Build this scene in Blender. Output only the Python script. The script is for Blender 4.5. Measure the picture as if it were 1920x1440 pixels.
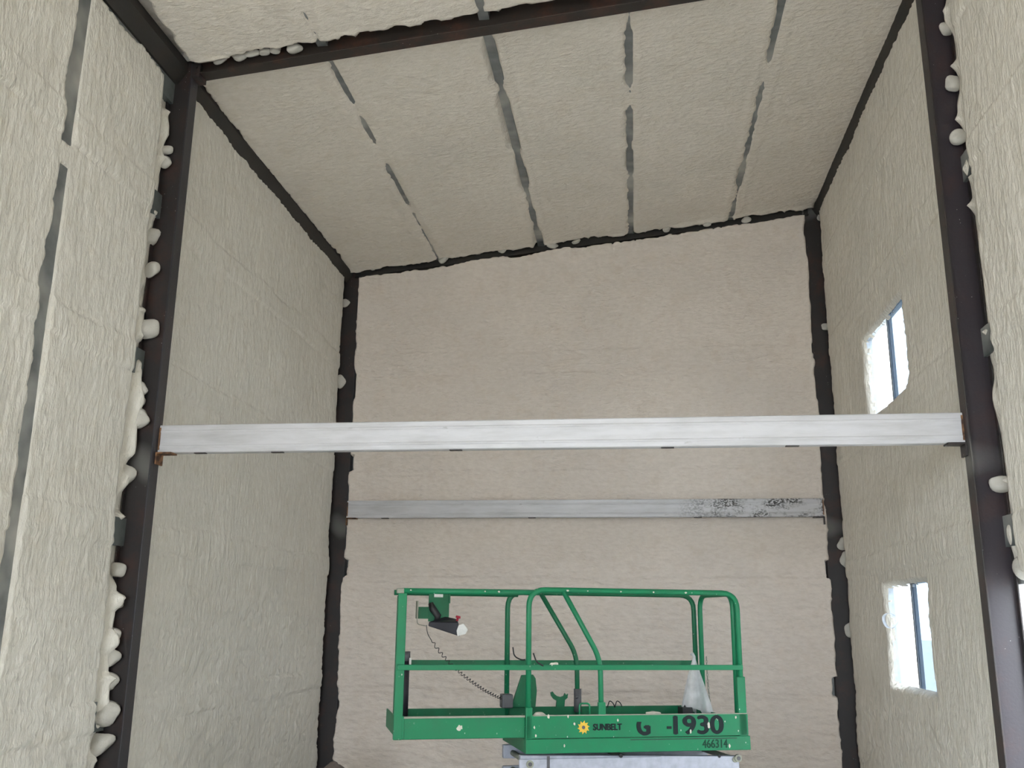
import bpy, bmesh, math, random
import numpy as np
from mathutils import Vector, Matrix

for o in list(bpy.data.objects):
    bpy.data.objects.remove(o)
sc = bpy.context.scene
COL = sc.collection

# ------------------------------------------------------------------ camera
F_PX, YAW, PITCH, ROLL, EYE = 1757.7, 0.12954, 0.24625, 0.01092, 1.70
cam_d = bpy.data.cameras.new('camera')
cam = bpy.data.objects.new('camera', cam_d)
COL.objects.link(cam)
cam_d.sensor_fit = 'HORIZONTAL'
cam_d.sensor_width = 36.0
cam_d.lens = 36.0 * F_PX / 1920.0
cam_d.clip_end = 600
_fw = Vector((-math.sin(YAW) * math.cos(PITCH), math.cos(YAW) * math.cos(PITCH), math.sin(PITCH)))
_rt = Vector((math.cos(YAW), math.sin(YAW), 0))
_up = _rt.cross(_fw)
_r2 = _rt * math.cos(ROLL) + _up * math.sin(ROLL)
_u2 = -_rt * math.sin(ROLL) + _up * math.cos(ROLL)
_m = Matrix((_r2, _u2, -_fw)).transposed().to_4x4()
_m.translation = (0, 0, EYE)
cam.matrix_world = _m
sc.camera = cam

# ------------------------------------------------------------------ sky, daylight, exposure
w = bpy.data.worlds.new('overcast_sky')
sc.world = w
w.use_nodes = True
bg = w.node_tree.nodes['Background']
bg.inputs[0].default_value = (0.84, 0.92, 1.0, 1)
bg.inputs[1].default_value = 3.0
sc.view_settings.view_transform = 'Standard'
sc.view_settings.look = 'None'
sc.view_settings.gamma = 1
sc.view_settings.exposure = 2.15
sc.view_settings.use_curve_mapping = False
sc.cycles.max_bounces = 8
sc.cycles.diffuse_bounces = 6
sc.cycles.glossy_bounces = 2
sc.cycles.transparent_max_bounces = 8
sc.cycles.use_adaptive_sampling = True
sc.cycles.adaptive_threshold = 0.08
sc.cycles.adaptive_min_samples = 16
sc.cycles.sample_clamp_indirect = 6
sc.cycles.caustics_reflective = False
sc.cycles.caustics_refractive = False
sc.cycles.use_denoising = True

def portal(name, loc, rot, sx, sy):
    d = bpy.data.lights.new(name, 'AREA')
    d.shape = 'RECTANGLE'; d.size = sx; d.size_y = sy
    d.cycles.is_portal = True
    o = bpy.data.objects.new(name, d)
    o.location = loc; o.rotation_euler = rot
    COL.objects.link(o)
H2 = math.pi / 2
portal('daylight_added_front_door', (-0.65, -11.0, 2.6), (H2, 0, 0), 5.6, 5.2)  # unseen front opening behind the camera, added to flatten the light
portal('daylight_added_left_door', (-3.98, -2.0, 2.1), (H2, 0, -H2), 5.0, 4.2)  # unseen opening in the left wall, added to light the right wall
portal('daylight_side_door', (2.62, 6.08, 1.0), (H2, 0, H2), 1.0, 2.0)
portal('daylight_window_high', (2.60, 9.07, 4.15), (H2, 0, H2), 1.6, 0.93)
portal('daylight_window_low', (2.60, 9.07, 1.58), (H2, 0, H2), 1.6, 0.99)

# ------------------------------------------------------------------ materials
class NT:
    def __init__(s, name):
        s.m = bpy.data.materials.new(name); s.m.use_nodes = True
        s.t = s.m.node_tree; s.t.nodes.clear()
        s.out = s.n('ShaderNodeOutputMaterial')
        s.co = s.n('ShaderNodeTexCoord').outputs['Object']
    def n(s, kind, **kw):
        x = s.t.nodes.new(kind)
        for k, v in kw.items(): setattr(x, k, v)
        return x
    def link(s, a, b): s.t.links.new(a, b)
    def mapped(s, scale, loc=(0, 0, 0)):
        mp = s.n('ShaderNodeMapping'); mp.inputs['Scale'].default_value = scale
        mp.inputs['Location'].default_value = loc
        s.link(s.co, mp.inputs[0]); return mp.outputs[0]
    def noise(s, scale, detail=4, rough=.55, vec=None, dist=0):
        x = s.n('ShaderNodeTexNoise'); x.inputs['Scale'].default_value = scale
        x.inputs['Detail'].default_value = detail; x.inputs['Roughness'].default_value = rough
        x.inputs['Distortion'].default_value = dist
        s.link(vec or s.co, x.inputs['Vector']); return x.outputs['Fac']
    def voro(s, scale, feature='F1', vec=None):
        x = s.n('ShaderNodeTexVoronoi'); x.feature = feature; x.inputs['Scale'].default_value = scale
        s.link(vec or s.co, x.inputs['Vector']); return x.outputs['Distance']
    def ramp(s, fac, a, b, ca=(0, 0, 0, 1), cb=(1, 1, 1, 1)):
        x = s.n('ShaderNodeValToRGB'); e = x.color_ramp.elements
        e[0].position = a; e[1].position = b; e[0].color = ca; e[1].color = cb
        s.link(fac, x.inputs[0]); return x.outputs[0]
    def mix(s, fac, a, b):
        x = s.n('ShaderNodeMix', data_type='RGBA')
        if isinstance(fac, (int, float)): x.inputs[0].default_value = fac
        else: s.link(fac, x.inputs[0])
        for v, i in ((a, 6), (b, 7)):
            if isinstance(v, tuple): x.inputs[i].default_value = v if len(v) == 4 else v + (1,)
            else: s.link(v, x.inputs[i])
        return x.outputs[2]
    def mul(s, a, b):
        x = s.n('ShaderNodeMath', operation='MULTIPLY')
        for i, v in enumerate((a, b)):
            if isinstance(v, (int, float)): x.inputs[i].default_value = v
            else: s.link(v, x.inputs[i])
        return x.outputs[0]
    def bump(s, h, strength=.3, dist=.01):
        x = s.n('ShaderNodeBump'); x.inputs['Strength'].default_value = strength
        x.inputs['Distance'].default_value = dist; s.link(h, x.inputs['Height']); return x.outputs[0]
    def bsdf(s, color, rough=.6, metal=0, spec=.5, normal=None):
        b = s.n('ShaderNodeBsdfPrincipled')
        for v, k in ((color, 'Base Color'), (rough, 'Roughness'), (metal, 'Metallic')):
            if isinstance(v, (int, float)): b.inputs[k].default_value = v
            elif isinstance(v, tuple): b.inputs[k].default_value = v if len(v) == 4 else v + (1,)
            else: s.link(v, b.inputs[k])
        b.inputs['Specular IOR Level'].default_value = spec
        if normal: s.link(normal, b.inputs['Normal'])
        s.link(b.outputs[0], s.out.inputs[0]); return s.m

def m_foam(name, c1, c2, c3, stretch):
    t = NT(name)
    big = t.ramp(t.noise(1.1, 1), .35, .68)
    base = t.mix(big, c1, c2)
    fl = t.ramp(t.noise(6, 2, .7), .50, .74)
    base = t.mix(t.mul(fl, .6), base, c3)
    h = t.noise(22, 3, .62, t.mapped(stretch))
    base = t.mix(t.mul(t.ramp(h, .35, .65, (1, 1, 1, 1), (0, 0, 0, 1)), .30), base, tuple(x * .78 for x in c3))
    return t.bsdf(base, .92, spec=.15, normal=t.bump(h, .6, .03))
FOAM = m_foam('spray_foam', (.79, .764, .705), (.74, .715, .66), (.715, .672, .59), (1, 1.5, .55))
FOAM_R = m_foam('spray_foam_cream', (.80, .757, .685), (.75, .71, .64), (.72, .665, .57), (1, 1.5, .55))
FOAM_BACK = m_foam('spray_foam_buff', (.78, .705, .64), (.73, .662, .605), (.71, .62, .54), (.6, 1, 1.5))
FOAM_ROOF = m_foam('spray_foam_roof', (.82, .762, .685), (.77, .718, .645), (.74, .67, .57), (.7, 1.2, 1))

def m_steel(name, base, red, redamt, rough=.45, speck=True, grey=None):
    t = NT(name)
    c = t.mix(t.ramp(t.noise(3.5, 6, .7), .48, .72), base, red)
    c = t.mix(redamt, base, c)
    if grey: c = t.mix(t.mul(t.ramp(t.noise(1.25, 2, .4), .60, .72), .6), c, grey)
    if speck:
        v = t.ramp(t.voro(26), .05, .075, (1, 1, 1, 1), (0, 0, 0, 1))
        msk = t.mul(v, t.ramp(t.noise(2.2, 2), .52, .6))
        c = t.mix(msk, c, (.55, .54, .5))
    return t.bsdf(c, rough, spec=.4, normal=t.bump(t.noise(60, 3), .15, .004))
STEEL = m_steel('rusty_dark_steel', (.030, .026, .026), (.075, .034, .026), .7, grey=(.30, .30, .28))
STEEL_PUR = m_steel('purplish_primer_steel', (.036, .030, .036), (.055, .032, .032), .7, .36, grey=(.22, .22, .22))
STEEL_RAFT = m_steel('rusty_rafter_steel', (.027, .021, .018), (.085, .034, .022), .9)
STEEL_BLUE = m_steel('primer_dark_steel', (.032, .032, .038), (.06, .04, .045), .6, .36)
EAVE = m_steel('dark_eave_steel', (.030, .028, .025), (.05, .037, .028), .6, .6, speck=False)
def m_galv(name, c, dark):
    t = NT(name)
    k = t.mix(t.ramp(t.noise(5, 5, .6), .4, .7), c, dark)
    k = t.mix(t.ramp(t.noise(1.6, 3, .55), .45, .75), k, (.55, .54, .50))   # overspray
    return t.bsdf(k, .5, .2, normal=t.bump(t.noise(50, 3), .1, .004))
GALV = m_galv('grey_purlin_steel', (.20, .215, .22), (.13, .135, .14))
GIRT = m_galv('grey_girt_steel', (.17, .19, .19), (.09, .10, .10))

def m_beam(name, smudge_x=None):
    t = NT(name)
    st = t.mapped((1.2, 8, 9))
    c = t.mix(t.ramp(t.noise(1.5, 5, .65, st), .42, .72), (.60, .60, .63), (.47, .47, .485))
    d = t.ramp(t.noise(4.2, 8, .75, t.mapped((1.0, 2, 2.6))), .63, .74)
    c = t.mix(t.mul(d, .75), c, (.22, .22, .22))
    if smudge_x:
        sp = t.ramp(t.noise(34, 3, .6, t.mapped((1.0, 1, 1.5)), dist=.4), .46, .52)
        sx = t.n('ShaderNodeSeparateXYZ'); t.link(t.co, sx.inputs[0])
        mr = t.n('ShaderNodeMapRange'); mr.inputs[1].default_value = smudge_x[0]; mr.inputs[2].default_value = smudge_x[0] + .6
        t.link(sx.outputs[0], mr.inputs[0])
        patch = t.ramp(t.noise(3.2, 3, .6, t.mapped((1, 1, 2.0), (.35, 0, 0))), .40, .55)
        c = t.mix(t.mul(t.mul(sp, mr.outputs[0]), patch), c, (.045, .043, .04))
    return t.bsdf(c, .34, .0, spec=.5, normal=t.bump(t.noise(14, 3), .06, .01))
BEAM = m_beam('white_painted_channel')
BEAM_BACK = m_beam('white_painted_channel_scuffed', (0.45,))
t = NT('rust_orange'); RUST = t.bsdf(t.mix(t.ramp(t.noise(18, 5), .4, .65), (.06, .03, .02), (.30, .15, .07)), .8)

def m_green(name, c1, c2, splat=.5):
    t = NT(name)
    c = t.mix(t.ramp(t.noise(6, 5, .65), .4, .72), c1, c2)
    sc_ = t.ramp(t.noise(30, 6, .75), .64, .70)
    c = t.mix(t.mul(sc_, .4), c, (.22, .32, .25))
    v = t.ramp(t.voro(30, vec=t.mapped((1, 1, .6))), .09, .13, (1, 1, 1, 1), (0, 0, 0, 1))
    v = t.mul(v, t.ramp(t.noise(9, 2), .52, .60))
    c = t.mix(t.mul(v, splat), c, (.62, .64, .58))
    return t.bsdf(c, .42, spec=.3)
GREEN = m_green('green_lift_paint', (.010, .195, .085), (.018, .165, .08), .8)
GREEN_D = m_green('green_lift_paint_shaded', (.009, .135, .06), (.015, .105, .05), .3)  # darker copy of the green, shade of far and inner parts in the colour
def plain(name, c, r=.5, metal=0, spec=.5, bump=0):
    t = NT(name)
    k = t.mix(t.ramp(t.noise(20, 4), .35, .75), c, tuple(x * .75 for x in c))
    return t.bsdf(k, r, metal, spec, t.bump(t.noise(80, 3), bump, .004) if bump else None)
BLACK = plain('black_rubber', (.012, .012, .014), .5)
CHAR = plain('charcoal_plastic', (.018, .017, .024), .5, 0, .3)
DKINK = plain('dark_decal', (.012, .020, .022), .6, 0, .2)
PALEINK = plain('faded_decal', (.010, .055, .032), .6, 0, .2)
YELLOW = plain('yellow_decal', (.75, .48, .05), .5)
RED = plain('red_plastic', (.45, .02, .05), .4)
WHITE = plain('white_plastic', (.70, .70, .68), .5)
LIP = plain('worn_grey_lip', (.30, .31, .25), .6)
LGREY = plain('grey_lift_paint', (.44, .46, .54), .42)
DGREY = plain('dark_grey_paint', (.10, .10, .11), .5)
CONC = plain('concrete', (.62, .61, .59), .85, bump=.2)
GROUND = plain('pale_gravel', (.55, .53, .49), .95)
SIDING = plain('white_siding', (.60, .60, .58), .5)
WFRAME = plain('grey_window_frame', (.20, .22, .25), .4)
VINYL = plain('white_vinyl', (.62, .64, .66), .4)
TAN = plain('brown_canvas', (.19, .155, .135), .9, bump=.6)
SCRAP = plain('foam_scrap', (.66, .63, .55), .9, bump=.5)

def m_glass(name, tint, gloss, transl=0, tc=(.75, .85, .95)):
    t = NT(name)
    tr = t.n('ShaderNodeBsdfTransparent'); tr.inputs[0].default_value = tint + (1,)
    gl = t.n('ShaderNodeBsdfGlossy'); gl.inputs['Roughness'].default_value = .03
    mx = t.n('ShaderNodeMixShader'); mx.inputs[0].default_value = gloss
    t.link(tr.outputs[0], mx.inputs[1]); t.link(gl.outputs[0], mx.inputs[2])
    last = mx.outputs[0]
    if transl:
        tl = t.n('ShaderNodeBsdfTranslucent'); tl.inputs[0].default_value = tc + (1,)
        df = t.n('ShaderNodeBsdfDiffuse'); df.inputs[0].default_value = tc + (1,)
        m0 = t.n('ShaderNodeMixShader'); m0.inputs[0].default_value = .45
        t.link(tl.outputs[0], m0.inputs[1]); t.link(df.outputs[0], m0.inputs[2])
        m2 = t.n('ShaderNodeMixShader')
        t.link(t.mul(t.ramp(t.noise(12, 3), .2, .8, (.6, .6, .6, 1), (1, 1, 1, 1)), transl), m2.inputs[0])
        t.link(last, m2.inputs[1]); t.link(m0.outputs[0], m2.inputs[2]); last = m2.outputs[0]
    t.link(last, t.out.inputs[0]); return t.m
GLASS = m_glass('window_glass', (.94, .96, .97), .05)
GLASS_FILM = m_glass('filmed_glass', (.36, .40, .44), .02, .03, (.7, .84, 1.0))
FILM = m_glass('clear_plastic_film', (.93, .95, .98), .05, .6, (.86, .88, .92))
BAG = m_glass('plastic_bag_film', (.93, .94, .96), .05, .80, (.92, .93, .96))

# ------------------------------------------------------------------ mesh helpers
class MB:
    def __init__(s): s.v = []; s.f = []; s.sm = []
    def add(s, vs, fs, smooth=False):
        b = len(s.v); s.v += [tuple(x) for x in vs]
        for f in fs: s.f.append(tuple(b + i for i in f)); s.sm.append(smooth)
        return s
    def box(s, x0, x1, y0, y1, z0, z1):
        return s.add([(x0, y0, z0), (x1, y0, z0), (x1, y1, z0), (x0, y1, z0), (x0, y0, z1), (x1, y0, z1), (x1, y1, z1), (x0, y1, z1)],
                     [(0, 3, 2, 1), (4, 5, 6, 7), (0, 1, 5, 4), (1, 2, 6, 5), (2, 3, 7, 6), (3, 0, 4, 7)])
    def hexa(s, b, t):          # bottom quad, top quad
        return s.add(list(b) + list(t), [(0, 3, 2, 1), (4, 5, 6, 7), (0, 1, 5, 4), (1, 2, 6, 5), (2, 3, 7, 6), (3, 0, 4, 7)])
    def prism(s, poly, axis, a, b):   # poly in the two other axes (cyclic order), extruded along axis
        def P(p, q):
            return {0: (q, p[0], p[1]), 1: (p[0], q, p[1]), 2: (p[0], p[1], q)}[axis]
        n = len(poly)
        vs = [P(p, a) for p in poly] + [P(p, b) for p in poly]
        fs = [tuple(range(n))[::-1], tuple(range(n, 2 * n))] + [(i, (i + 1) % n, n + (i + 1) % n, n + i) for i in range(n)]
        return s.add(vs, fs)
    def tube(s, pts, r, n=10, cap=True, closed=False):
        pts = [Vector(p) for p in pts]; k = len(pts); rings = []
        prev = None
        for i, p in enumerate(pts):
            a = pts[i - 1] if (i or closed) else p; b = pts[(i + 1) % k] if (i < k - 1 or closed) else p
            d = (b - a).normalized()
            if prev is None:
                ref = Vector((0, 0, 1)) if abs(d.z) < .9 else Vector((0, 1, 0))
                u = d.cross(ref).normalized()
            else:
                u = (prev - d * prev.dot(d)).normalized()
            prev = u; v = d.cross(u)
            rr = r[i] if isinstance(r, (list, tuple)) else r
            rings.append([p + u * rr * math.cos(2 * math.pi * j / n) + v * rr * math.sin(2 * math.pi * j / n) for j in range(n)])
        vs = [q for R in rings for q in R]; fs = []
        for i in range(k if closed else k - 1):
            for j in range(n):
                a0 = i * n; b0 = ((i + 1) % k) * n
                fs.append((a0 + j, a0 + (j + 1) % n, b0 + (j + 1) % n, b0 + j))
        s.add(vs, fs, True)
        if cap and not closed:
            b0 = len(s.v) - len(vs)
            s.f.append(tuple(range(b0, b0 + n))[::-1]); s.sm.append(False)
            s.f.append(tuple(range(b0 + (k - 1) * n, b0 + k * n))); s.sm.append(False)
        return s
    def cyl(s, c, axis, r, h, n=18):
        d = [0, 0, 0]; d[axis] = h
        return s.tube([c, (c[0] + d[0], c[1] + d[1], c[2] + d[2])], r, n)
    def build(s, name, mat, parent=None, bevel=0):
        me = bpy.data.meshes.new(name)
        me.from_pydata(s.v, [], s.f); me.materials.append(mat)
        me.polygons.foreach_set('use_smooth', s.sm); me.update()
        o = bpy.data.objects.new(name, me); COL.objects.link(o)
        if parent: o.parent = parent
        if bevel:
            b = o.modifiers.new('bevel', 'BEVEL'); b.width = bevel; b.segments = 2; b.limit_method = 'ANGLE'
        return o
def tag(o, label, cat, group=None):
    o['label'] = label; o['category'] = cat
    if group: o['group'] = group
    return o
def struct(o): o['kind'] = 'structure'; return o
def empty(name, loc=(0, 0, 0), rz=0):
    o = bpy.data.objects.new(name, None); o.empty_display_size = .1
    o.location = loc; o.rotation_euler = (0, 0, rz); COL.objects.link(o); return o
def arc(pts, rad, n=6):
    """polyline with rounded corners"""
    P = [Vector(p) for p in pts]; out = [P[0]]
    for i in range(1, len(P) - 1):
        a = (P[i - 1] - P[i]); b = (P[i + 1] - P[i])
        r = min(rad, a.length * .49, b.length * .49)
        p0 = P[i] + a.normalized() * r; p1 = P[i] + b.normalized() * r
        for k in range(n + 1):
            q = k / n
            out.append(p0 * (1 - q) ** 2 + P[i] * 2 * q * (1 - q) + p1 * q * q)
    out.append(P[-1]); return out

# ------------------------------------------------------------------ numpy noise for the foam relief
def _hash(ix, iy, seed):
    h = (ix.astype(np.int64) * 374761393 + iy.astype(np.int64) * 668265263 + seed * 974711 + 1013904223) & 0xffffffff
    h = ((h ^ (h >> 13)) * 1274126177) & 0xffffffff
    h = ((h ^ (h >> 16)) * 2246822519) & 0xffffffff
    return ((h ^ (h >> 15)) & 0xffffff) / float(0xffffff)
def vn(x, y, seed=0):
    x, y = np.broadcast_arrays(np.asarray(x, float), np.asarray(y, float))
    ix = np.floor(x); iy = np.floor(y); fx = x - ix; fy = y - iy
    fx = fx * fx * fx * (fx * (fx * 6 - 15) + 10); fy = fy * fy * fy * (fy * (fy * 6 - 15) + 10)
    a = _hash(ix, iy, seed); b = _hash(ix + 1, iy, seed); c = _hash(ix, iy + 1, seed); d = _hash(ix + 1, iy + 1, seed)
    return (a * (1 - fx) + b * fx) * (1 - fy) + (c * (1 - fx) + d * fx) * fy
def fbm(x, y, seed=0, o=3):
    r = 0; a = .5; t_ = 0
    for i in range(o):
        r = r + a * vn(x * 2 ** i + 7.3 * i, y * 2 ** i + 3.1 * i, seed + i); t_ += a; a *= .5
    return r / t_
def billow(x, y, seed=0):
    return np.abs(2 * vn(x, y, seed) - 1) ** .8
def sm(x): x = np.clip(x, 0, 1); return x * x * (3 - 2 * x)
def n1(v, s, seed): return fbm(v / s, np.zeros_like(v) + seed * 5.7, seed, 2)
def scal(v, s, seed):        # scalloped edge 0..1
    return 1 - billow(v / s + 1.1 * n1(v, s * 2, seed + 9), np.zeros_like(v) + seed * 3.3, seed)
def strip(U, V, c, wl, wr, t=.03):
    """1 inside the strip c-wl..c+wr (wl, wr functions of V already evaluated)"""
    return sm((U - (c - wl)) / t + .5) * sm(((c + wr) - U) / t + .5)
def lumps(U, V, seed, su=1., sv=1., amp=1.):
    h = .011 * (fbm(U / .55, V / .55, seed) - .5) * 2
    h = h + .0065 * billow(U / (.085 * su), V / (.085 * sv), seed + 3)
    h = h + .0035 * (vn(U / (.042 * su), V / (.042 * sv), seed + 5) - .5) * 2
    h = h + .004 * billow(U / (.22 * su) + .5 * vn(U / .3, V / .3, seed), V / (.22 * sv), seed + 8)
    return h * amp
def sheet(name, us, vs, H, P, mat, keep=None):
    U, V = np.meshgrid(us, vs, indexing='ij')
    X, Y, Z = P(U, V, H)
    co = np.stack([np.broadcast_to(X, U.shape), np.broadcast_to(Y, U.shape), np.broadcast_to(Z, U.shape)], -1).reshape(-1, 3).astype(np.float32)
    nu, nv = len(us), len(vs)
    idx = np.arange(nu * nv).reshape(nu, nv)
    q = np.stack([idx[:-1, :-1], idx[1:, :-1], idx[1:, 1:], idx[:-1, 1:]], -1).reshape(-1, 4)
    if keep is not None:
        k = keep(0.25 * (U[:-1, :-1] + U[1:, :-1] + U[1:, 1:] + U[:-1, 1:]), 0.25 * (V[:-1, :-1] + V[1:, :-1] + V[1:, 1:] + V[:-1, 1:])).reshape(-1)
        q = q[k]
    me = bpy.data.meshes.new(name)
    me.vertices.add(len(co)); me.vertices.foreach_set('co', co.reshape(-1))
    me.loops.add(q.size); me.loops.foreach_set('vertex_index', q.reshape(-1).astype(np.int32))
    me.polygons.add(len(q)); me.polygons.foreach_set('loop_start', np.arange(0, q.size, 4, dtype=np.int32))
    me.polygons.foreach_set('use_smooth', np.ones(len(q), bool))
    me.materials.append(mat); me.update(); me.validate()
    o = bpy.data.objects.new(name, me); COL.objects.link(o); return struct(o)

# ------------------------------------------------------------------ main dimensions (metres)
XL, XR = -3.53, 2.23            # inner faces of the columns
FL, FR = -3.66, 2.36            # foam faces of the side walls
Y1, Y2 = 6.47, 11.20            # near faces of the two frames
FW, CD = 0.12, 0.20             # flange width, section depth
FB = 11.27                      # foam face of the back wall
SL = 0.106
def zceil(x): return 6.11 + SL * (x + 3.5)
def zraft(x): return 6.03 + SL * (x + 3.5)
GZ = [4.87, 3.57, 2.29, 1.02]   # girt heights
PX = [-2.44, -1.105, 0.05, 1.30]

D = .016
# ---- left wall
us = np.concatenate([np.arange(-11.1, 4.3, .09), np.arange(4.3, 11.6, D)]); vs = np.arange(-.02, 6.34, D)
Y, Z = np.meshgrid(us, vs, indexing='ij')
def girt_relief(U, V, zs, seed, dv=.5):
    """girts show through as slightly proud bands with a crease on either edge"""
    h = 0
    for i, z in enumerate(zs):
        wob = .015 * (n1(U, .8, seed + i) - .5) * 2
        a = V - (z + wob)
        h = h + .012 * sm((.115 - np.abs(a)) / .03 + .5)
        for e, k in ((.10, 1), (-.11, .8)):
            fade = sm((n1(U, .7, seed + 20 + i * 3 + (e > 0)) - .38) / .2)
            h = h - .017 * k * fade * np.exp(-((a - e) / .013) ** 2)
    return h
low = sm((2.2 - Z) / .6)
H = lumps(Y, Z, 11, .8, 1.6) * (1 - low) + lumps(Y, Z, 17, 1.6, .8, 1.5) * low
H += girt_relief(Y, Z, GZ, 100)
H += .02 * (billow(Y / 1.4, Z / 1.8, 23) - .4)
# vertical stud partly left bare
cov = n1(Z, .40, 31)
stud_w = np.clip(.062 + .14 * (cov - .42), .015, .10)
stud_w = np.where((Z > 4.56) & (Z < 4.72), -.03, stud_w)
ms = strip(Y, Z, 5.22, stud_w + .016 * scal(Z, .11, 33), np.where(stud_w < 0, -.03, .028 + .012 * (n1(Z, .9, 35) - .5)), .03)
H = H * (1 - ms) - .030 * ms
# foam bank beside the near half is thicker, return edge at the front column
edge = 6.30 + .035 * (n1(Z, .5, 41) - .5) * 2 - .02 * scal(Z, .09, 42)
mc = sm((Y - edge) / .05) * (1 - sm((Y - (6.66 + .03 * n1(Z, .3, 43))) / .05))
blob = np.clip(scal(Z, .16, 45) * 1.5 - .72 + .5 * (n1(Z, .9, 46) - .5), 0, 1)
fill = sm((n1(Z, .8, 47) - .5) / .12)
bank = np.exp(-((Y - 6.44) / .05) ** 2) * (.10 * blob + .07 * fill)
ribs = .012 * billow(Y / .035, Z / .25, 48)
H = H * (1 - mc) + mc * (-.085 + ribs + bank)
# back column
edge = 11.10 + .03 * (n1(Z, .4, 51) - .5) * 2 - .02 * scal(Z, .08, 52)
mb = sm((Y - edge) / .04)
H = H * (1 - mb) + mb * (-.10 + .11 * np.clip(scal(Z, .22, 53) * 1.5 - .95, 0, 1))
# eave gap
near = sm((6.5 - Y) / .1)
ze = 6.065 - .12 * near + .035 * (n1(Y, .30, 61) - .5) * 2 - .03 * scal(Y, .10, 62)
me_ = sm((Z - ze) / .035)
H = H * (1 - me_) - .16 * me_
wall_left = sheet('wall_left', us, vs, H, lambda U, V, h: (FL + h, U, V), FOAM, lambda U, V: ~((U > -4.5) & (U < .5) & (V < 4.2)))  # cut-out is the added left door, unseen, there for its light

# ---- right wall
us = np.concatenate([np.arange(-11.1, 5.4, .09), np.arange(5.4, 11.6, D)]); vs = np.arange(-.02, 6.98, D)
Y, Z = np.meshgrid(us, vs, indexing='ij')
low = sm((1.4 - Z) / .6)
H = lumps(Y, Z, 211, .8, 1.7) * (1 - low) + lumps(Y, Z, 217, 1.5, .8, 1.4) * low
H += girt_relief(Y, Z, GZ[:3] + [5.95], 300) * .7
edge = 6.26 + .03 * (n1(Z, .5, 241) - .5) * 2 - .02 * scal(Z, .09, 242)
mc = sm((Y - edge) / .05) * (1 - sm((Y - (6.66 + .03 * n1(Z, .3, 243))) / .05))
blob = np.clip(scal(Z, .26, 245) * 1.5 - .85 + .4 * (n1(Z, .9, 246) - .5), 0, 1)
fill = sm((n1(Z, .8, 247) - .48) / .12)
bank = np.exp(-((Y - 6.43) / .05) ** 2) * (.12 * blob + .06 * fill) + .03 * np.exp(-((Y - 6.36) / .03) ** 2)
H = H * (1 - mc) + mc * (-.085 + .012 * billow(Y / .035, Z / .25, 248) + bank)
edge = 11.12 + .03 * (n1(Z, .4, 251) - .5) * 2 - .03 * scal(Z, .12, 252)
mb = sm((Y - edge) / .04)
H = H * (1 - mb) + mb * (-.10 + .11 * np.clip(scal(Z, .22, 253) * 1.5 - .9, 0, 1))
ze = zceil(2.36) - .07 + .04 * (n1(Y, .35, 261) - .5) * 2 - .025 * scal(Y, .12, 262)
me_ = sm((Z - ze) / .035)
H = H * (1 - me_) - .16 * me_
WY = (8.26, 9.88)
WINS = [(3.68, 4.62), (1.08, 2.08)]
HOLES = [(3.64, 4.52), (1.11, 2.07)]
DOOR = (5.72, 6.60, 2.00)
def hole(U, V, grow=0.):
    m = np.zeros(U.shape, bool)
    for i, (a, b) in enumerate(HOLES):
        y0 = (8.12, 8.20)[i] + .045 * (n1(V, .16, 400 + i) - .5) * 2 + .02 * scal(V, .05, 404 + i); y1 = 9.53 + .01 * scal(V, .07, 408)
        z0 = a + .045 + .012 * scal(U, .09, 412 + i); z1 = b - .03 - .008 * scal(U, .1, 416 + i)
        if i == 0:   # torn corner
            y0 = y0 + np.clip(.16 * (1 - (V - a) / .14), 0, .16)
        m |= (U > y0 - grow) & (U < y1 + grow) & (V > z0 - grow) & (V < z1 + grow)
    m |= (U > DOOR[0] + .03 - grow) & (U < DOOR[1] + .1 + grow) & (V < DOOR[2] - .02 + .02 * scal(U, .06, 420) + grow)
    return m
for g, k in ((.045, .006), (.03, .015), (.015, .02), (.0, .03)):
    H -= k * hole(Y, Z, g)
wall_right = sheet('wall_right', us, vs, H, lambda U, V, h: (FR - h, U, V), FOAM_R, lambda U, V: ~hole(U, V))

# ---- back wall
us = np.arange(-3.9, 2.62, D); vs = np.arange(-.02, 6.95, D)
X, Z = np.meshgrid(us, vs, indexing='ij')
low = sm((2.9 - Z) / 1.0)
H = lumps(X, Z, 511, 1.0, 1.3, .9) * (1 - low) + lumps(X, Z, 517, 2.0, .7, 2.4) * low
H += girt_relief(X, Z, GZ, 600)
zw = Z + .03 * (n1(X, .9, 531) - .5)
for z, k, sd in ((4.70, .014, 1), (3.40, .012, 2), (3.63, .012, 3), (3.25, .007, 8), (2.38, .012, 4), (2.18, .014, 5), (1.83, .012, 6), (1.45, .010, 7), (.85, .012, 9)):
    H -= k * sm((n1(X, .9, 540 + sd) - .40) / .2) * np.exp(-((zw - z - .02 * (n1(X, .35, 560 + sd) - .5)) / .014) ** 2)
H += .010 * low * (billow(X / .5, Z / .1 + .8 * vn(X / .3, Z / .3, 571), 570) - .3)
eL = -3.495 - .035 * (n1(Z, .35, 581) - .5) * 2 - .022 * scal(Z, .11, 582)
bank = .10 * np.exp(-np.clip(X - eL - .02, 0, 9) / .10)
for z, k in zip(GZ, (.0, .05, .045, .0)): eL = eL + k * sm((.10 - np.abs(Z - z)) / .02 + .5)
mL = 1 - sm((X - eL) / .03)
eR = 2.175 + .025 * (n1(Z, .4, 585) - .5) * 2 + .018 * scal(Z, .13, 586)
bank = np.maximum(bank, .10 * np.exp(-np.clip(eR - .02 - X, 0, 9) / .10))
for z, k in zip(GZ, (.015, .0, .05, .055)): eR = eR - k * sm((.10 - np.abs(Z - z)) / .02 + .5)
mR = sm((X - eR) / .03)
eT = zraft(X) + .005 + .035 * (n1(X, .45, 591) - .5) * 2 - .03 * scal(X, .10, 592)
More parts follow.
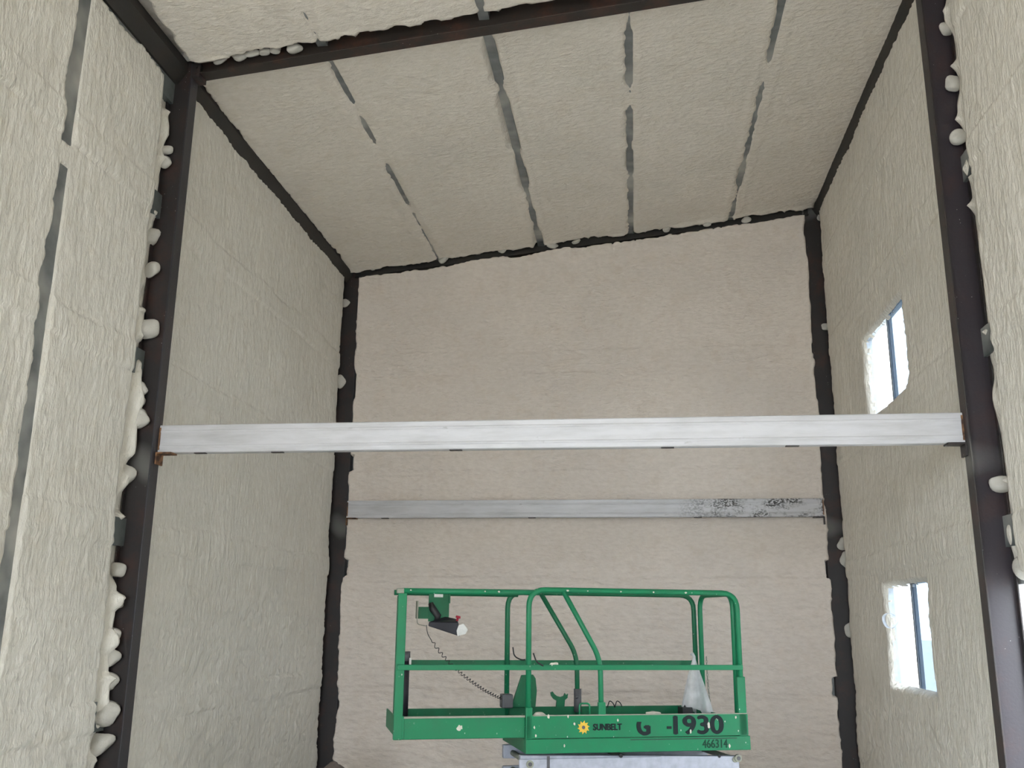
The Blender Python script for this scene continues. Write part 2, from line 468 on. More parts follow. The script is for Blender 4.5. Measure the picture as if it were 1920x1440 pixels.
bank = np.maximum(bank, .10 * np.exp(-np.clip(eT - .02 - Z, 0, 9) / .07))
H = H + bank
mT = sm((Z - eT) / .03)
mk = np.maximum(np.maximum(mL, mR), mT)
H = H * (1 - mk) - .08 * mk
wall_back = sheet('wall_back', us, vs, H, lambda U, V, h: (U, FB - h, V), FOAM_BACK)

# ---- ceiling
us = np.arange(-3.9, 2.62, D); vs = np.concatenate([np.arange(-11.1, 4.9, .09), np.arange(4.9, 11.5, D)])
X, Y = np.meshgrid(us, vs, indexing='ij')
H = lumps(X, Y, 711, 1.2, 1.0, .6) + .012 * (fbm(X / .9, Y / 1.5, 713) - .5)
for i, (px, w0, lo, hi, sd) in enumerate(((PX[0], .008, -.02, .034, 1), (PX[1], .055, .02, .072, 2), (PX[2], .040, .004, .044, 3), (PX[3], .030, -.015, .046, 4))):
    c = n1(Y, .42, 720 + sd)
    wd = w0 + .15 * (c - .5)
    wd = np.clip(wd, lo, hi)
    s1 = wd - .018 + .028 * scal(Y, .11, 730 + sd); s2 = wd * .6 - .005 + .008 * scal(Y, .2, 740 + sd)
    m = strip(X, Y, px, s1, s2, .018)
    lip = .010 * np.exp(-((np.abs(X - px) - .09) / .04) ** 2)
    H = (H + lip) * (1 - m) - .038 * m
# around the rafters
def raft_gap(y0, y1, seed, amp):
    a = y0 - .075 - .05 * n1(X, .4, seed) + .055 * scal(X, .12, seed + 1)
    return sm((Y - a) / .03) * (1 - sm((Y - y1) / .03))
lumpsd = np.exp(-((Y - 6.44) / .06) ** 2) * .03 * np.clip(scal(X, .19, 751) * 1.4 - .5, 0, 1) * sm((-1.6 - X) / .8 + .5)
H = H + lumpsd
m = raft_gap(Y1, Y1 + FW + .03, 755, 1)
H = H * (1 - m) - .10 * m
H = H + np.exp(-((Y - Y2 + .03) / .06) ** 2) * .035 * np.clip(scal(X, .15, 765) * .9 + .6 * (n1(X, .4, 766) - .5), 0, 1)
m = sm((Y - (Y2 - .04 - .06 * n1(X, .5, 761) + .05 * scal(X, .11, 762))) / .03)
H = H * (1 - m) - .09 * m
# eaves
near = sm((6.5 - Y) / .1)
a = -3.645 + .09 * near + .035 * (n1(Y, .3, 771) - .5) * 2 + .03 * scal(Y, .1, 772)
m = 1 - sm((X - a) / .035)
b = 2.35 - .045 * (n1(Y, .3, 775) - .5) * 2 - .025 * scal(Y, .12, 776)
m = np.maximum(m, sm((X - b) / .035))
H = H * (1 - m) - .12 * m
ceiling = sheet('ceiling', us, vs, H, lambda U, V, h: (U, V, zceil(U) - h), FOAM_ROOF)

# ---- outer skin behind the foam (parts of the walls), floor, front wall, ground outside
for a, b, c in ((-11.1, -4.5, 0), (-4.5, .5, 4.2), (.5, 11.6, 0)): MB().box(-3.96, -3.90, a, b, c, 6.5).build('siding', SIDING, wall_left)
dj = MB().box(-3.93, -3.62, -4.56, -4.5, 0, 4.2).box(-3.93, -3.62, .5, .56, 0, 4.2).box(-3.93, -3.62, -4.56, .56, 4.2, 4.28).build('door_frame', SIDING, wall_left)  # frame of the added, unseen left door
segs = [(-11.1, DOOR[0], 0, 7.1), (DOOR[0], 6.70, DOOR[2], 7.1), (6.70, WY[0], 0, 7.1), (WY[1], 11.6, 0, 7.1), (WY[0], WY[1], 0, WINS[1][0]), (WY[0], WY[1], WINS[1][1], WINS[0][0]), (WY[0], WY[1], WINS[0][1], 7.1)]
for a, b, c, d in segs: MB().box(2.52, 2.57, a, b, c, d).build('siding', SIDING, wall_right)
MB().box(-3.96, 2.57, 11.56, 11.60, 0, 7.1).build('siding', SIDING, wall_back)
MB().hexa([(-3.96, -11.1, zceil(-3.96) + .2), (2.6, -11.1, zceil(2.6) + .2), (2.6, 11.6, zceil(2.6) + .2), (-3.96, 11.6, zceil(-3.96) + .2)],
          [(-3.96, -11.1, zceil(-3.96) + .26), (2.6, -11.1, zceil(2.6) + .26), (2.6, 11.6, zceil(2.6) + .26), (-3.96, 11.6, zceil(-3.96) + .26)]).build('roof_deck', SIDING, ceiling)
struct(MB().box(-3.96, 2.60, -11.1, 11.6, -.12, 0).build('floor', CONC))
fw_ = MB()
for a, b, c, d in ((-3.96, -3.45, 0, 7.1), (2.15, 2.60, 0, 7.1), (-3.45, 2.15, 5.2, 7.1)): fw_.box(a, b, -11.16, -11.06, c, d)  # wide opening added behind the camera to let in flat light
struct(fw_.build('wall_front', FOAM))
struct(MB().box(-120, 120, -120, 120, -.30, -.14).build('ground', GROUND))

# foam blobs stuck over the edges of the steel (pieces of the walls and ceiling)
def blob_mesh(seed):
    bm = bmesh.new(); bmesh.ops.create_icosphere(bm, subdivisions=3, radius=1)
    r = random.Random(seed); a = [r.uniform(0, 6) for _ in range(4)]
    for v in bm.verts:
        c = v.co; v.co = c * (1 + .20 * math.sin(2.3 * c.x + a[0]) * math.cos(2.9 * c.z + a[1]) + .06 * math.sin(5 * c.y + a[2] + 3 * c.z))
    me = bpy.data.meshes.new('foam_blob'); bm.to_mesh(me); bm.free()
    me.polygons.foreach_set('use_smooth', [True] * len(me.polygons)); me.materials.append(FOAM)
    return me
BM = [blob_mesh(k) for k in range(5)]
rb_ = random.Random(3)
def blobs(parent, y, lst, sy=1.0, sz=1.25):
    for k, (x, z, r) in enumerate(lst):
        o = bpy.data.objects.new('foam_blob', BM[rb_.randrange(5)])
        o.location = (x + (-.028 if parent is wall_left else .028 if parent is wall_right else 0) * rb_.uniform(1.1, 1.8), y + .006, z); o.scale = (r * rb_.uniform(1.5, 1.9), r * sy, r * sz * rb_.uniform(.8, 1.5)); o.rotation_euler = (0, rb_.uniform(-.3, .3), rb_.uniform(-.3, .3))
        COL.objects.link(o); o.parent = parent
blobs(wall_left, 6.465, [(-3.726, 5.984, .05), (-3.655, 5.352, .034), (-3.640, 5.243, .034), (-3.645, 4.32, .041), (-3.635, 3.842, .052), (-3.655, 3.363, .042), (-3.645, 3.256, .042), (-3.635, 3.137, .052), (-3.65, 2.022, .034), (-3.66, 1.776, .036), (-3.645, 1.578, .041), (-3.64, 1.412, .038), (-3.648, 1.255, .053), (-3.655, 1.043, .072), (-3.66, .835, .055), (-3.72, 4.60, .06), (-3.71, 2.7, .05)])
blobs(wall_right, 6.465, [(2.348, 5.999, .032), (2.355, 5.542, .036), (2.352, 5.108, .045), (2.36, 2.60, .044)], sz=1.5)
blobs(wall_right, 6.40, [(2.44, 2.06, .062), (2.48, 2.09, .075)], sz=1.0)
blobs(ceiling, 6.465, [(-3.577, 6.199, .042), (-3.40, 6.20, .04), (-3.295, 6.158, .038), (-3.137, 6.184, .041), (-3.022, 6.184, .034), (-2.918, 6.192, .034), (-2.829, 6.208, .03), (-2.67, 6.208, .038)], sz=1.0)
blobs(wall_back, 11.19, [(-3.665, 5.67, .040), (-3.669, 4.618, .036), (2.393, 6.60, .03), (2.363, 5.172, .040), (2.373, 2.576, .040), (2.395, 2.396, .045), (2.38, 1.634, .04)], sy=.5, sz=1.5)
blobs(ceiling, 11.16, [(-2.374, 6.215, .039), (-.957, 6.348, .042), (1.484, 6.588, .039), (-3.291, 6.14, .032), (-.65, 6.386, .032), (.494, 6.503, .032), (-3.0, 6.18, .03), (-1.6, 6.31, .03), (1.0, 6.55, .03)], sz=.9)

# ------------------------------------------------------------------ windows and side doorway
def window(name, z0, z1):
    y0, y1 = WY; ym = .5 * (y0 + y1)
    root = empty(name, (2.50, ym, z0)); struct(root)
    L = lambda b: b
    f = MB(); k = .028
    X0, X1 = -.045, .03
    f.box(X0, X1, y0 - ym, y0 - ym + k, 0, z1 - z0).box(X0, X1, y1 - ym - k, y1 - ym, 0, z1 - z0)
    f.box(X0, X1, y0 - ym + k, y1 - ym - k, 0, k).box(X0, X1, y0 - ym + k, y1 - ym - k, z1 - z0 - k, z1 - z0)
    f.build('window_frame', WFRAME, root)
    MB().box(-.02, .025, -.022, .022, k, z1 - z0 - k).build('mullion', WFRAME, root)
    MB().box(.0, .006, .022, y1 - ym - k, k, z1 - z0 - k).build('pane', GLASS, root)
    p = MB().box(-.012, -.006, y0 - ym + k, -.022, k, z1 - z0 - k).build('pane', GLASS_FILM, root)
    MB().box(-.03, -.0, -.10, -.03, z1 - z0 - k - .03, z1 - z0 - k - .005).build('latch', VINYL, root)
    return root
window('window_1', *WINS[0])
window('window_2', *WINS[1])
dr = empty('door_1', (2.52, DOOR[0], 0)); struct(dr)
dm = MB(); wdt = 6.70 - DOOR[0]
dm.box(-.06, .07, 0, .045, 0, DOOR[2]).box(-.06, .07, wdt - .045, wdt, 0, DOOR[2]).box(-.06, .07, .045, wdt - .045, DOOR[2] - .045, DOOR[2])
dm.build('door_frame', VINYL, dr)

# ------------------------------------------------------------------ steel frame
def column(name, side, y, ztop, label, back=False):
    root = empty(name, (XL if side < 0 else XR, y, 0))
    s = side; d = CD; tf = .010; a0 = -.05 if back else 0
    def bx(a, b, y0, y1, z0, z1): 
        return MB().box(min(a * s, b * s), max(a * s, b * s), y0, y1, z0, z1)
    bx(a0, a0 + tf, 0, FW, 0, ztop).build('inner_flange', STEEL_BLUE if side < 0 else STEEL, root, .002)
    bx(d - tf, d, 0, FW, 0, ztop).build('outer_flange', STEEL, root, .002)
    bx(a0 + tf, d - tf, FW * .36, FW * .36 + .008, 0, ztop).build('web', STEEL_PUR if (side > 0 and not back) else STEEL, root)
    bx(-.06, d + .04, -.05, FW + .05, 0, .015).build('base_plate', STEEL, root)
    return tag(root, label, 'column')
c1 = column('steel_column', -1, Y1, zraft(XL) + .16, 'tall dark steel column at front left with white foam blobs along its edge')
c2 = column('steel_column', 1, Y1, zraft(XR) + .16, 'tall rusty steel column at front right beside the doorway, purplish sheen low down')
c3 = column('steel_column', -1, Y2, zraft(XL) + .13, 'dark steel column in the far left corner of the back wall', True)
c4 = column('steel_column', 1, Y2, zraft(XR) + .13, 'dark steel column in the far right corner of the back wall', True)
def rafter(y, dep, label, mat):
    xa, xb = XL - .02, XR + .02
    root = empty('steel_rafter', (0, y, 0))
    def sl(y0, y1, a, b):
        return MB().hexa([(xa, y0, zraft(xa) + a), (xb, y0, zraft(xb) + a), (xb, y1, zraft(xb) + a), (xa, y1, zraft(xa) + a)],
                         [(xa, y0, zraft(xa) + b), (xb, y0, zraft(xb) + b), (xb, y1, zraft(xb) + b), (xa, y1, zraft(xa) + b)])
    sl(0, FW, 0, .012).build('bottom_flange', mat, root, .002)
    sl(FW * .35, FW * .35 + .008, .012, dep - .012).build('web', mat, root)
    sl(0, FW, dep - .012, dep).build('top_flange', mat, root)
    return tag(root, label, 'beam')
rafter(Y1, .20, 'dark rusty sloping roof rafter spanning between the two front columns', STEEL_RAFT)
rafter(Y2, .20, 'dark sloping rafter along the top of the back wall', EAVE)
# knee plates with bolts where rafter meets column
def knee(col, s):
    p = MB().box(min(0, -.07 * s), max(0, -.07 * s), -.004, FW + .004, zraft(XL if s < 0 else XR) - .03, zraft(XL if s < 0 else XR) + .10).build('knee_plate', STEEL, col, .003)
    for dz in (.0, .06): MB().cyl((-.035 * s, -.010, zraft(XL if s < 0 else XR) + dz), 1, .011, .008, 6).build('bolt', STEEL, p)
knee(c1, -1); knee(c2, 1)

# roof purlins (parts: bottom flange, web, lip)
PL = ['grey roof purlin showing as the thin broken line left of the widest strip', 'grey roof purlin with the widest bare strip in the foam ceiling',
      'grey roof purlin with straight strip just right of the ceiling middle', 'grey roof purlin with broken dashes nearest the right eave']
for px, lb in zip(PX, PL):
    root = empty('roof_purlin', (px, 0, zceil(px)))
    MB().box(-.042, .042, -11.0, 11.4, .012, .016).build('bottom_flange', GALV, root)
    MB().box(.038, .042, -11.0, 11.4, .016, .19).build('web', GALV, root)
    MB().box(-.042, -.039, -11.0, 11.4, .016, .04).build('lip', GALV, root)
    tag(root, lb, 'purlin', 'roof purlins under the foam')
# eave struts
root = empty('eave_strut', (-3.70, 0, 6.02))
MB().prism([(-.09, -.05), (.03, -.05), (.07, .0), (.11, .06), (.11, .14), (-.09, .14)], 1, -11.0, 11.4).build('strut_body', EAVE, root)
tag(root, 'dark eave strut running along the top of the left wall', 'strut')
root = empty('eave_strut', (2.40, 0, zceil(2.40) - .06))
MB().prism([(.12, -.07), (-.02, -.07), (-.07, .0), (-.10, .06), (-.10, .14), (.12, .14)], 1, -11.0, 11.4).build('strut_body', EAVE, root)
tag(root, 'dark eave strut running along the top of the right wall', 'strut')
# wall girts (C sections, ends show beside the columns)
ORD = ['highest', 'second highest', 'third highest', 'lowest']
ORDL = ['second highest', 'third highest', 'fourth highest', 'lowest']
ORDR = ['highest', 'middle one', 'lowest']
def girt(axis, a, b, face, sgn, z, label):
    root = empty('wall_girt', (0, 0, z))
    h = .10; t_ = .006; dp = .12
    def bx(p, q, z0, z1):
        lo, hi = min(face + sgn * p, face + sgn * q), max(face + sgn * p, face + sgn * q)
        return MB().box(lo, hi, a, b, z0, z1) if axis == 1 else MB().box(a, b, lo, hi, z0, z1)
    bx(0, t_, -h, h).build('web', GIRT, root)
    bx(t_, dp, h - t_, h).build('upper_flange', GIRT, root)
    bx(t_, dp, -h, -h + t_).build('lower_flange', GIRT, root)
    return tag(root, label, 'girt', 'wall girts behind the foam')
for z, o_ in zip(GZ, ORDL): girt(1, 5.3, 11.18, FL - .035, -1, z, 'grey girt end at the left front column, %s of the left wall' % o_)
girt(1, 5.3, 11.18, FL - .03, -1, 5.89, 'grey girt end just below the left eave at the front column')
for z, o_ in zip(GZ[:3], ORDR): girt(1, 6.2, 11.18, FR + .035, 1, z, 'grey girt end at the right front column, %s of the right wall' % o_)
for z, o_ in zip(GZ, ORD): girt(0, -3.52, 2.22, FB + .035, 1, z, 'grey girt end in the foam by the corner columns, %s of the back wall' % o_)
# bare stud in the left wall
root = empty('wall_stud', (FL - .008, 5.22, 0))
MB().box(-.005, 0, -.11, .06, 0, 6.05).build('stud_face', GALV, root)
MB().box(-.18, -.005, .055, .06, 0, 6.05).build('stud_side', GALV, root)
tag(root, 'grey vertical stud half bare in the foam of the left wall', 'stud')

# white cross beams (C channel, web towards the viewer)
def cross_beam(y, mat, label, slots, ins=0):
    z0, z1 = 2.885, 3.095
    root = empty('cross_beam', (0, y, z0)); h = z1 - z0
    xa, xb = XL + .004 + ins, XR - .004 - ins
    prof = [(0, .006), (.006, 0), (.075, 0), (.075, .022), (.069, .022), (.069, .006), (.008, .006), (.006, .008), (.006, h - .008), (.008, h - .006), (.069, h - .006), (.069, h - .022), (.075, h - .022), (.075, h), (.006, h), (0, h - .006)]
    # (y, z) profile swept along x
    b = MB(); n = len(prof)
    vs = [(xa, p[0], p[1]) for p in prof] + [(xb, p[0], p[1]) for p in prof]
    b.add(vs, [(i, (i + 1) % n, n + (i + 1) % n, n + i) for i in range(n)])
    b.build('channel', mat, root)
    # two shallow pressed ribs on the web
    for zz in (.045, h - .05):
        MB().prism([(0, zz - .012), (-.004, zz - .004), (-.004, zz + .004), (0, zz + .012)], 0, xa + .01, xb - .01).build('web_rib', mat, root)
    for s, x in ((1, xa), (-1, xb)):
        br = MB().box(min(x, x + .12 * s), max(x, x + .12 * s), -.03, .07, -.012, 0).box(min(x, x + .012 * s), max(x, x + .012 * s), -.03, .07, -.09, -.012)
        br.build('seat_angle', RUST if (s > 0) else STEEL, root)
        MB().box(min(x, x + .012 * s), max(x, x + .012 * s), -.006, .0, .02, h - .02).build('end_clip', RUST, root)
    for x in slots:
        MB().box(x - .045, x + .045, .012, .05, -.006, .0).build('bolt_plate', STEEL, root)
    return tag(root, label, 'beam')
cross_beam(6.545, BEAM, 'scuffed white steel channel spanning between the two front columns', [-3.2, -2.6, -1.26, .25, 1.1])
cross_beam(11.165, BEAM_BACK, 'white steel channel with dark scuffs across the back wall', [-3.0, -1.2, .75], .05)

# ------------------------------------------------------------------ scissor lift
LIFT = (-.758, 6.75, .815); TH = .344
lift = empty('scissor_lift', (LIFT[0], LIFT[1], 0), TH)
tag(lift, 'green scissor lift with guard rails and extended deck on a grey base', 'scissor lift')
Z0 = LIFT[2]; Lm, Wd, Ex = 1.645, .755, .885
def P(x, y, z): return (x, y, Z0 + z)
def bxl(x0, x1, y0, y1, z0, z1): return MB().box(x0, x1, y0, y1, Z0 + z0, Z0 + z1)
# main platform
bxl(0, Lm + .01, -.006, .034, 0, .094).build('side_beam', GREEN, lift, .004)
bxl(0, Lm + .01, Wd - .034, Wd + .006, 0, .094).build('side_beam', GREEN, lift, .004)
bxl(0, .04, .034, Wd - .034, 0, .094).build('end_beam', GREEN, lift, .004)
bxl(Lm - .03, Lm + .01, .034, Wd - .034, 0, .094).build('end_beam', GREEN, lift, .004)
bxl(.04, Lm - .03, .034, Wd - .034, .07, .09).build('deck_plate', GREEN_D, lift)
MB().box(.75, 1.55, -.0075, -.006, Z0 + .079, Z0 + .0835).build('slot', BLACK, lift)
toe = bxl(.0, Lm, .0, .012, .097, .245).build('toe_board', GREEN, lift, .003)
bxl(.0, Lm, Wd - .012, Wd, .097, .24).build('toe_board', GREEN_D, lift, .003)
bxl(Lm - .012, Lm, .012, Wd - .012, .097, .20).build('toe_board', GREEN_D, lift, .003)
bxl(.055, Lm, -.003, .015, .243, .249).build('toe_lip', LIP, lift)
# extension deck
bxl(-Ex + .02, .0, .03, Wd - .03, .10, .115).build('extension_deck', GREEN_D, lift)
e1 = bxl(-Ex + .05, -.002, .022, .034, .103, .235).build('extension_toe_board', GREEN, lift, .003)
bxl(-Ex + .05, .01, Wd - .034, Wd - .022, .103, .235).build('extension_toe_board', GREEN_D, lift, .003)
bxl(-Ex - .005, -Ex + .007, .05, Wd - .05, .115, .24).build('extension_toe_board', GREEN, lift, .003)
bxl(-Ex + .05, -.002, .012, .040, .235, .247).build('toe_lip', LIP, lift)
bxl(-Ex - .01, -Ex + .055, .014, .05, .105, .25).build('corner_plate', GREEN, lift, .004)
# guard rails
R_ = .020
def rail(name, pts, r=R_, mat=GREEN, rad=.10, n=10):
    return MB().tube(arc([P(*p) for p in pts], rad), r, n).build(name, mat, lift)
rail('guard_rail', [(.022, .022, .09), (.022, .022, 1.093), (1.612, .022, 1.093), (1.612, .022, .09)], rad=.12)
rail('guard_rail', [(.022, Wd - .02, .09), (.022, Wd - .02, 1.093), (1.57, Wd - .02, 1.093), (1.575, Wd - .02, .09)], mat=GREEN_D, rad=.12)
rail('brace_post', [(.275, .022, 1.085), (.545, .022, .62), (.548, .022, .09)], .0185)
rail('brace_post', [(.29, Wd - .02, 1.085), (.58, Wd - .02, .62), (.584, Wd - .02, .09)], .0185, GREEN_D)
bxl(.522, .574, .0, .03, .245, .33).build('post_socket', GREEN, lift, .004)
MB().tube([P(.584, Wd - .02, .20), P(.584, Wd - .02, .37)], .030, 12).tube([P(.575, Wd - .055, .31), P(.552, Wd - .06, .31)], .010, 8).build('post_socket', DGREY, lift)
bxl(-Ex - .01, Lm - .02, -.004, .016, .546, .582).build('mid_rail', GREEN, lift, .004)
bxl(-Ex + .06, 1.545, Wd - .016, Wd + .004, .546, .582).build('mid_rail', GREEN_D, lift, .004)
MB().box(1.545, 1.552, Wd - .018, Wd + .006, Z0 + .544, Z0 + .584).build('rail_cap', RUST, lift)
rail('mid_rail', [(-Ex + .01, .03, .564), (-Ex + .065, Wd - .03, .564)], .016, GREEN_D)
rail('extension_rail', [(-Ex + .015, .03, 1.070), (.10, .03, 1.074)], .0205)
rail('extension_rail', [(-Ex + .02, Wd - .03, 1.076), (.10, Wd - .03, 1.076)], .0205, GREEN_D)
rail('extension_rail', [(-Ex + .015, .03, 1.070), (-Ex + .065, Wd - .03, 1.076)], .0205)
bxl(-Ex - .018, -Ex + .042, .012, .048, .10, 1.055).build('corner_post', GREEN, lift, .006)
bxl(-Ex + .045, -Ex + .085, Wd - .05, Wd - .014, .10, 1.055).build('corner_post', GREEN_D, lift, .006)
bxl(-Ex - .03, -Ex + .02, .008, .05, 1.052, 1.088).build('corner_cap', LIP, lift, .006)
bxl(-.0, .047, .0, .03, .09, .30).build('post_plate', GREEN, lift, .006)
# right end gate loop and stiffened near post
rail('gate_frame', [(1.602, .075, .09), (1.602, .075, 1.090), (1.602, Wd - .075, 1.090), (1.602, Wd - .075, .09)], mat=GREEN, rad=.12)
bxl(1.575, 1.640, .0, .03, .09, .50).build('post_plate', GREEN, lift, .006)
bxl(1.55, 1.625, Wd - .06, Wd - .03, .09, .50).build('post_plate', GREEN_D, lift, .006)
# safety chain hanging at the far right post
ch = MB()
for k in range(16):
    zc_ = .60 - k * .025; xc = 1.652 + .02 * (k / 15) ** 2
    a = 0 if k % 2 else H2
    ring = [P(xc + .006 * math.cos(q) * math.cos(a), Wd - .05 + .006 * math.cos(q) * math.sin(a), zc_ + .016 * math.sin(q)) for q in [2 * math.pi * i / 8 for i in range(8)]]
    ch.tube(ring, .0025, 5, closed=True)
ch.build('safety_chain', LIP, lift)['kind'] = 'stuff'
# hinge plate, hook, handle on the far side
MB().prism([(.05, Z0 + .24), (.24, Z0 + .24), (.25, Z0 + .36), (.24, Z0 + .45), (.22, Z0 + .478), (.13, Z0 + .474)], 1, Wd - .06, Wd - .03).build('hinge_plate', GREEN_D, lift, .004)
hk = [(.405, .235), (.47, .235), (.475, .29), (.495, .305), (.50, .335), (.485, .325), (.475, .34), (.465, .32), (.44, .312), (.41, .32), (.39, .335), (.378, .352), (.362, .345), (.366, .322), (.385, .298), (.41, .285)]
MB().prism([(a, Z0 + b) for a, b in hk], 1, Wd - .05, Wd - .03).build('latch_hook', GREEN_D, lift)
MB().tube(arc([P(.388, .02, .22), P(.388, .02, .322), P(.462, .02, .322), P(.462, .02, .22)], .02, 4), .006, 8).build('grab_handle', GREEN, lift)
# loose black cables
MB().tube(arc([P(.06, Wd - .05, .68), P(.07, Wd - .05, .61), P(.13, Wd - .05, .585), P(.16, Wd - .05, .588)], .05), .005, 6).build('cable', BLACK, lift)
MB().tube(arc([P(.05, .0, .66), P(.07, -.01, .60), P(.12, -.01, .575)], .05), .005, 6).build('cable', BLACK, lift)
for a in (.82, .88): MB().tube(arc([P(a, Wd - .03, .23), P(a + .02, Wd - .03, .285), P(a + .05, Wd - .03, .262), P(a + .06, Wd - .03, .235)], .02), .004, 6).build('wire_end', BLACK, lift)
# document tube at the left end
tb = MB().tube([P(-.757, Wd - .05, .12), P(-.757, Wd - .05, .575)], .026, 14).build('document_tube', CHAR, lift)
MB().tube([P(-.757, Wd - .05, .575), P(-.757, Wd - .05, .645)], .029, 14).build('tube_cap', DGREY, tb)
bxl(-.738, -.722, Wd - .082, Wd - .07, .545, .60).build('tube_label', WHITE, tb)
# control station
br = bxl(-.605, -.447, Wd - .075, Wd - .065, .865, 1.085).build('control_bracket', GREEN_D, lift, .003)
bxl(-.69, -.605, Wd - .075, Wd - .065, .885, .972).build('bracket_arm', GREEN_D, br)
bxl(-.697, -.688, Wd - .12, Wd - .03, .885, 1.015).build('bracket_plate', LIP, br)
bxl(-.565, -.497, Wd - .079, Wd - .0755, 1.045, 1.075).build('bracket_label', WHITE, br)
bxl(-.452, -.443, Wd - .10, Wd - .065, 1.0, 1.075).build('bracket_rib', GREEN_D, br)
MB().tube([P(-.592, Wd - .09, 1.0), P(-.575, Wd - .10, .955), P(-.535, Wd - .10, .905), P(-.545, Wd - .10, .87)], [.02, .028, .026, .02], 8).build('joystick_boot', BLACK, br)
MB().tube(arc([P(-.692, Wd - .09, .89), P(-.690, Wd - .09, .845), P(-.625, Wd - .09, .832)], .02), .003, 6).build('bracket_wire', LIP, br)
bot = [P(-.615, Wd - .17, .832), P(-.385, Wd - .24, .758), P(-.372, Wd - .07, .80), P(-.60, Wd - .07, .835)]
top = [P(-.615, Wd - .17, .862), P(-.40, Wd - .24, .862), P(-.385, Wd - .07, .885), P(-.47, Wd - .07, .905)]
cb = MB().hexa(bot, top).build('control_box', CHAR, lift, .006)
MB().prism([(-.405, Z0 + .762), (-.345, Z0 + .778), (-.328, Z0 + .81), (-.362, Z0 + .852), (-.398, Z0 + .84), (-.412, Z0 + .80)], 1, Wd - .246, Wd - .236).build('control_label', WHITE, cb)
MB().tube([P(-.398, Wd - .16, .87), P(-.392, Wd - .165, .895)], .009, 10).tube([P(-.392, Wd - .165, .893), P(-.389, Wd - .167, .908)], [.020, .017], 12).build('stop_button', RED, cb)
# coiled cord
def lerp_path(pts, q):
    d = [0]
    for a, b in zip(pts, pts[1:]): d.append(d[-1] + (Vector(b) - Vector(a)).length)
    s = q * d[-1]
    for i in range(len(pts) - 1):
        if s <= d[i + 1] + 1e-9:
            return Vector(pts[i]).lerp(Vector(pts[i + 1]), (s - d[i]) / (d[i + 1] - d[i]))
    return Vector(pts[-1])
yc = Wd - .10
base = arc([P(-.621, yc, .838), P(-.612, yc, .775), P(-.577, yc, .725), P(-.515, yc, .645), P(-.425, yc, .555), P(-.30, yc, .452), P(-.14, yc, .352), P(-.02, yc, .303)], .06, 4)
cp = []; N = 520; ph = 0
for i in range(N):
    q = i / (N - 1)
    p = lerp_path(base, q)
    amp = .011 * min(1, max(0, (q - .14) / .04))
    ph += 2 * math.pi * (10 + 34 * q) / N * (1 if q > .12 else 0)
    cp.append(p + Vector((math.cos(ph) * .7, math.sin(ph), math.cos(ph) * .7)) * amp)
MB().tube(cp, .0028, 5).build('coiled_cord', BLACK, lift)
bxl(-.035, .05, Wd - .13, Wd - .03, .24, .34).build('cord_socket', DGREY, lift, .01)
# lettering on the near toe board
def text(body, x, z, h, mat, parent, yoff=-.0035, offset=0., bold=0., width=None, cut=None, shear=0, name='lettering'):
    cu = bpy.data.curves.new(name, 'FONT'); cu.body = body; cu.size = 1; cu.extrude = .0; cu.offset = offset; cu.shear = shear
    to = bpy.data.objects.new(name, cu); COL.objects.link(to)
    bpy.context.view_layer.update()
    me = bpy.data.meshes.new_from_object(to.evaluated_get(bpy.context.evaluated_depsgraph_get()))
    bpy.data.objects.remove(to); bpy.data.curves.remove(cu)
    n = len(me.vertices); co = np.zeros(n * 3); me.vertices.foreach_get('co', co); co = co.reshape(-1, 3)
    mn, mx = co.min(0), co.max(0)
    sz = h / (mx[1] - mn[1]); sx = width / (mx[0] - mn[0]) if width else sz
    new = np.stack([x + (co[:, 0] - mn[0]) * sx, np.full(n, yoff), Z0 + z + (co[:, 1] - mn[1]) * sz], -1)
    me.vertices.foreach_set('co', new.reshape(-1)); me.update()
    bm = bmesh.new(); bm.from_mesh(me)
    if bold:
        g0 = bm.verts[:] + bm.edges[:] + bm.faces[:]
        for k, (dx, dz) in enumerate(((bold, 0), (-bold, 0), (0, bold * .6), (0, -bold * .6))):
            r = bmesh.ops.duplicate(bm, geom=g0)
            bmesh.ops.translate(bm, vec=(dx, .0001 * (k + 1), dz), verts=[v for v in r['geom'] if isinstance(v, bmesh.types.BMVert)])
    if cut:
        bmesh.ops.bisect_plane(bm, geom=bm.verts[:] + bm.edges[:] + bm.faces[:], plane_co=(0, 0, Z0 + cut), plane_no=(0, 0, 1), clear_outer=True)
    r = bmesh.ops.extrude_face_region(bm, geom=bm.faces[:])
    bmesh.ops.translate(bm, vec=(0, .003, 0), verts=[v for v in r['geom'] if isinstance(v, bmesh.types.BMVert)])
    bm.to_mesh(me); bm.free()
    me.materials.clear(); me.materials.append(mat)
    o = bpy.data.objects.new(name, me); COL.objects.link(o); o.parent = parent; return o
text('SUNBELT', .482, .146, .042, DKINK, toe, bold=.0025, width=.205)
text('G', .806, .112, .118, DKINK, toe, bold=.009, width=.085, cut=.198)
bxl(1.022, 1.058, -.003, .001, .148, .166).build('lettering', DKINK, toe)
text('1930', 1.078, .113, .121, DKINK, toe, bold=.007, width=.370)
text('466314', 1.285, .018, .056, PALEINK, lift, yoff=-.0085, bold=.0012, width=.19)
# yellow toothed wheel with a dark hub
g = []
for k in range(10):
    a = 2 * math.pi * k / 10
    for rr, da in ((.031, 0), (.046, .12), (.034, .36)):
        g.append((.410 + rr * math.cos(a + da), Z0 + .166 + rr * math.sin(a + da)))
gear = MB().prism(g, 1, -.003, .001).build('wheel_emblem', YELLOW, toe)
MB().cyl((.410, -.0042, Z0 + .166), 1, .012, .003, 14).build('emblem_hub', DGREY, gear)
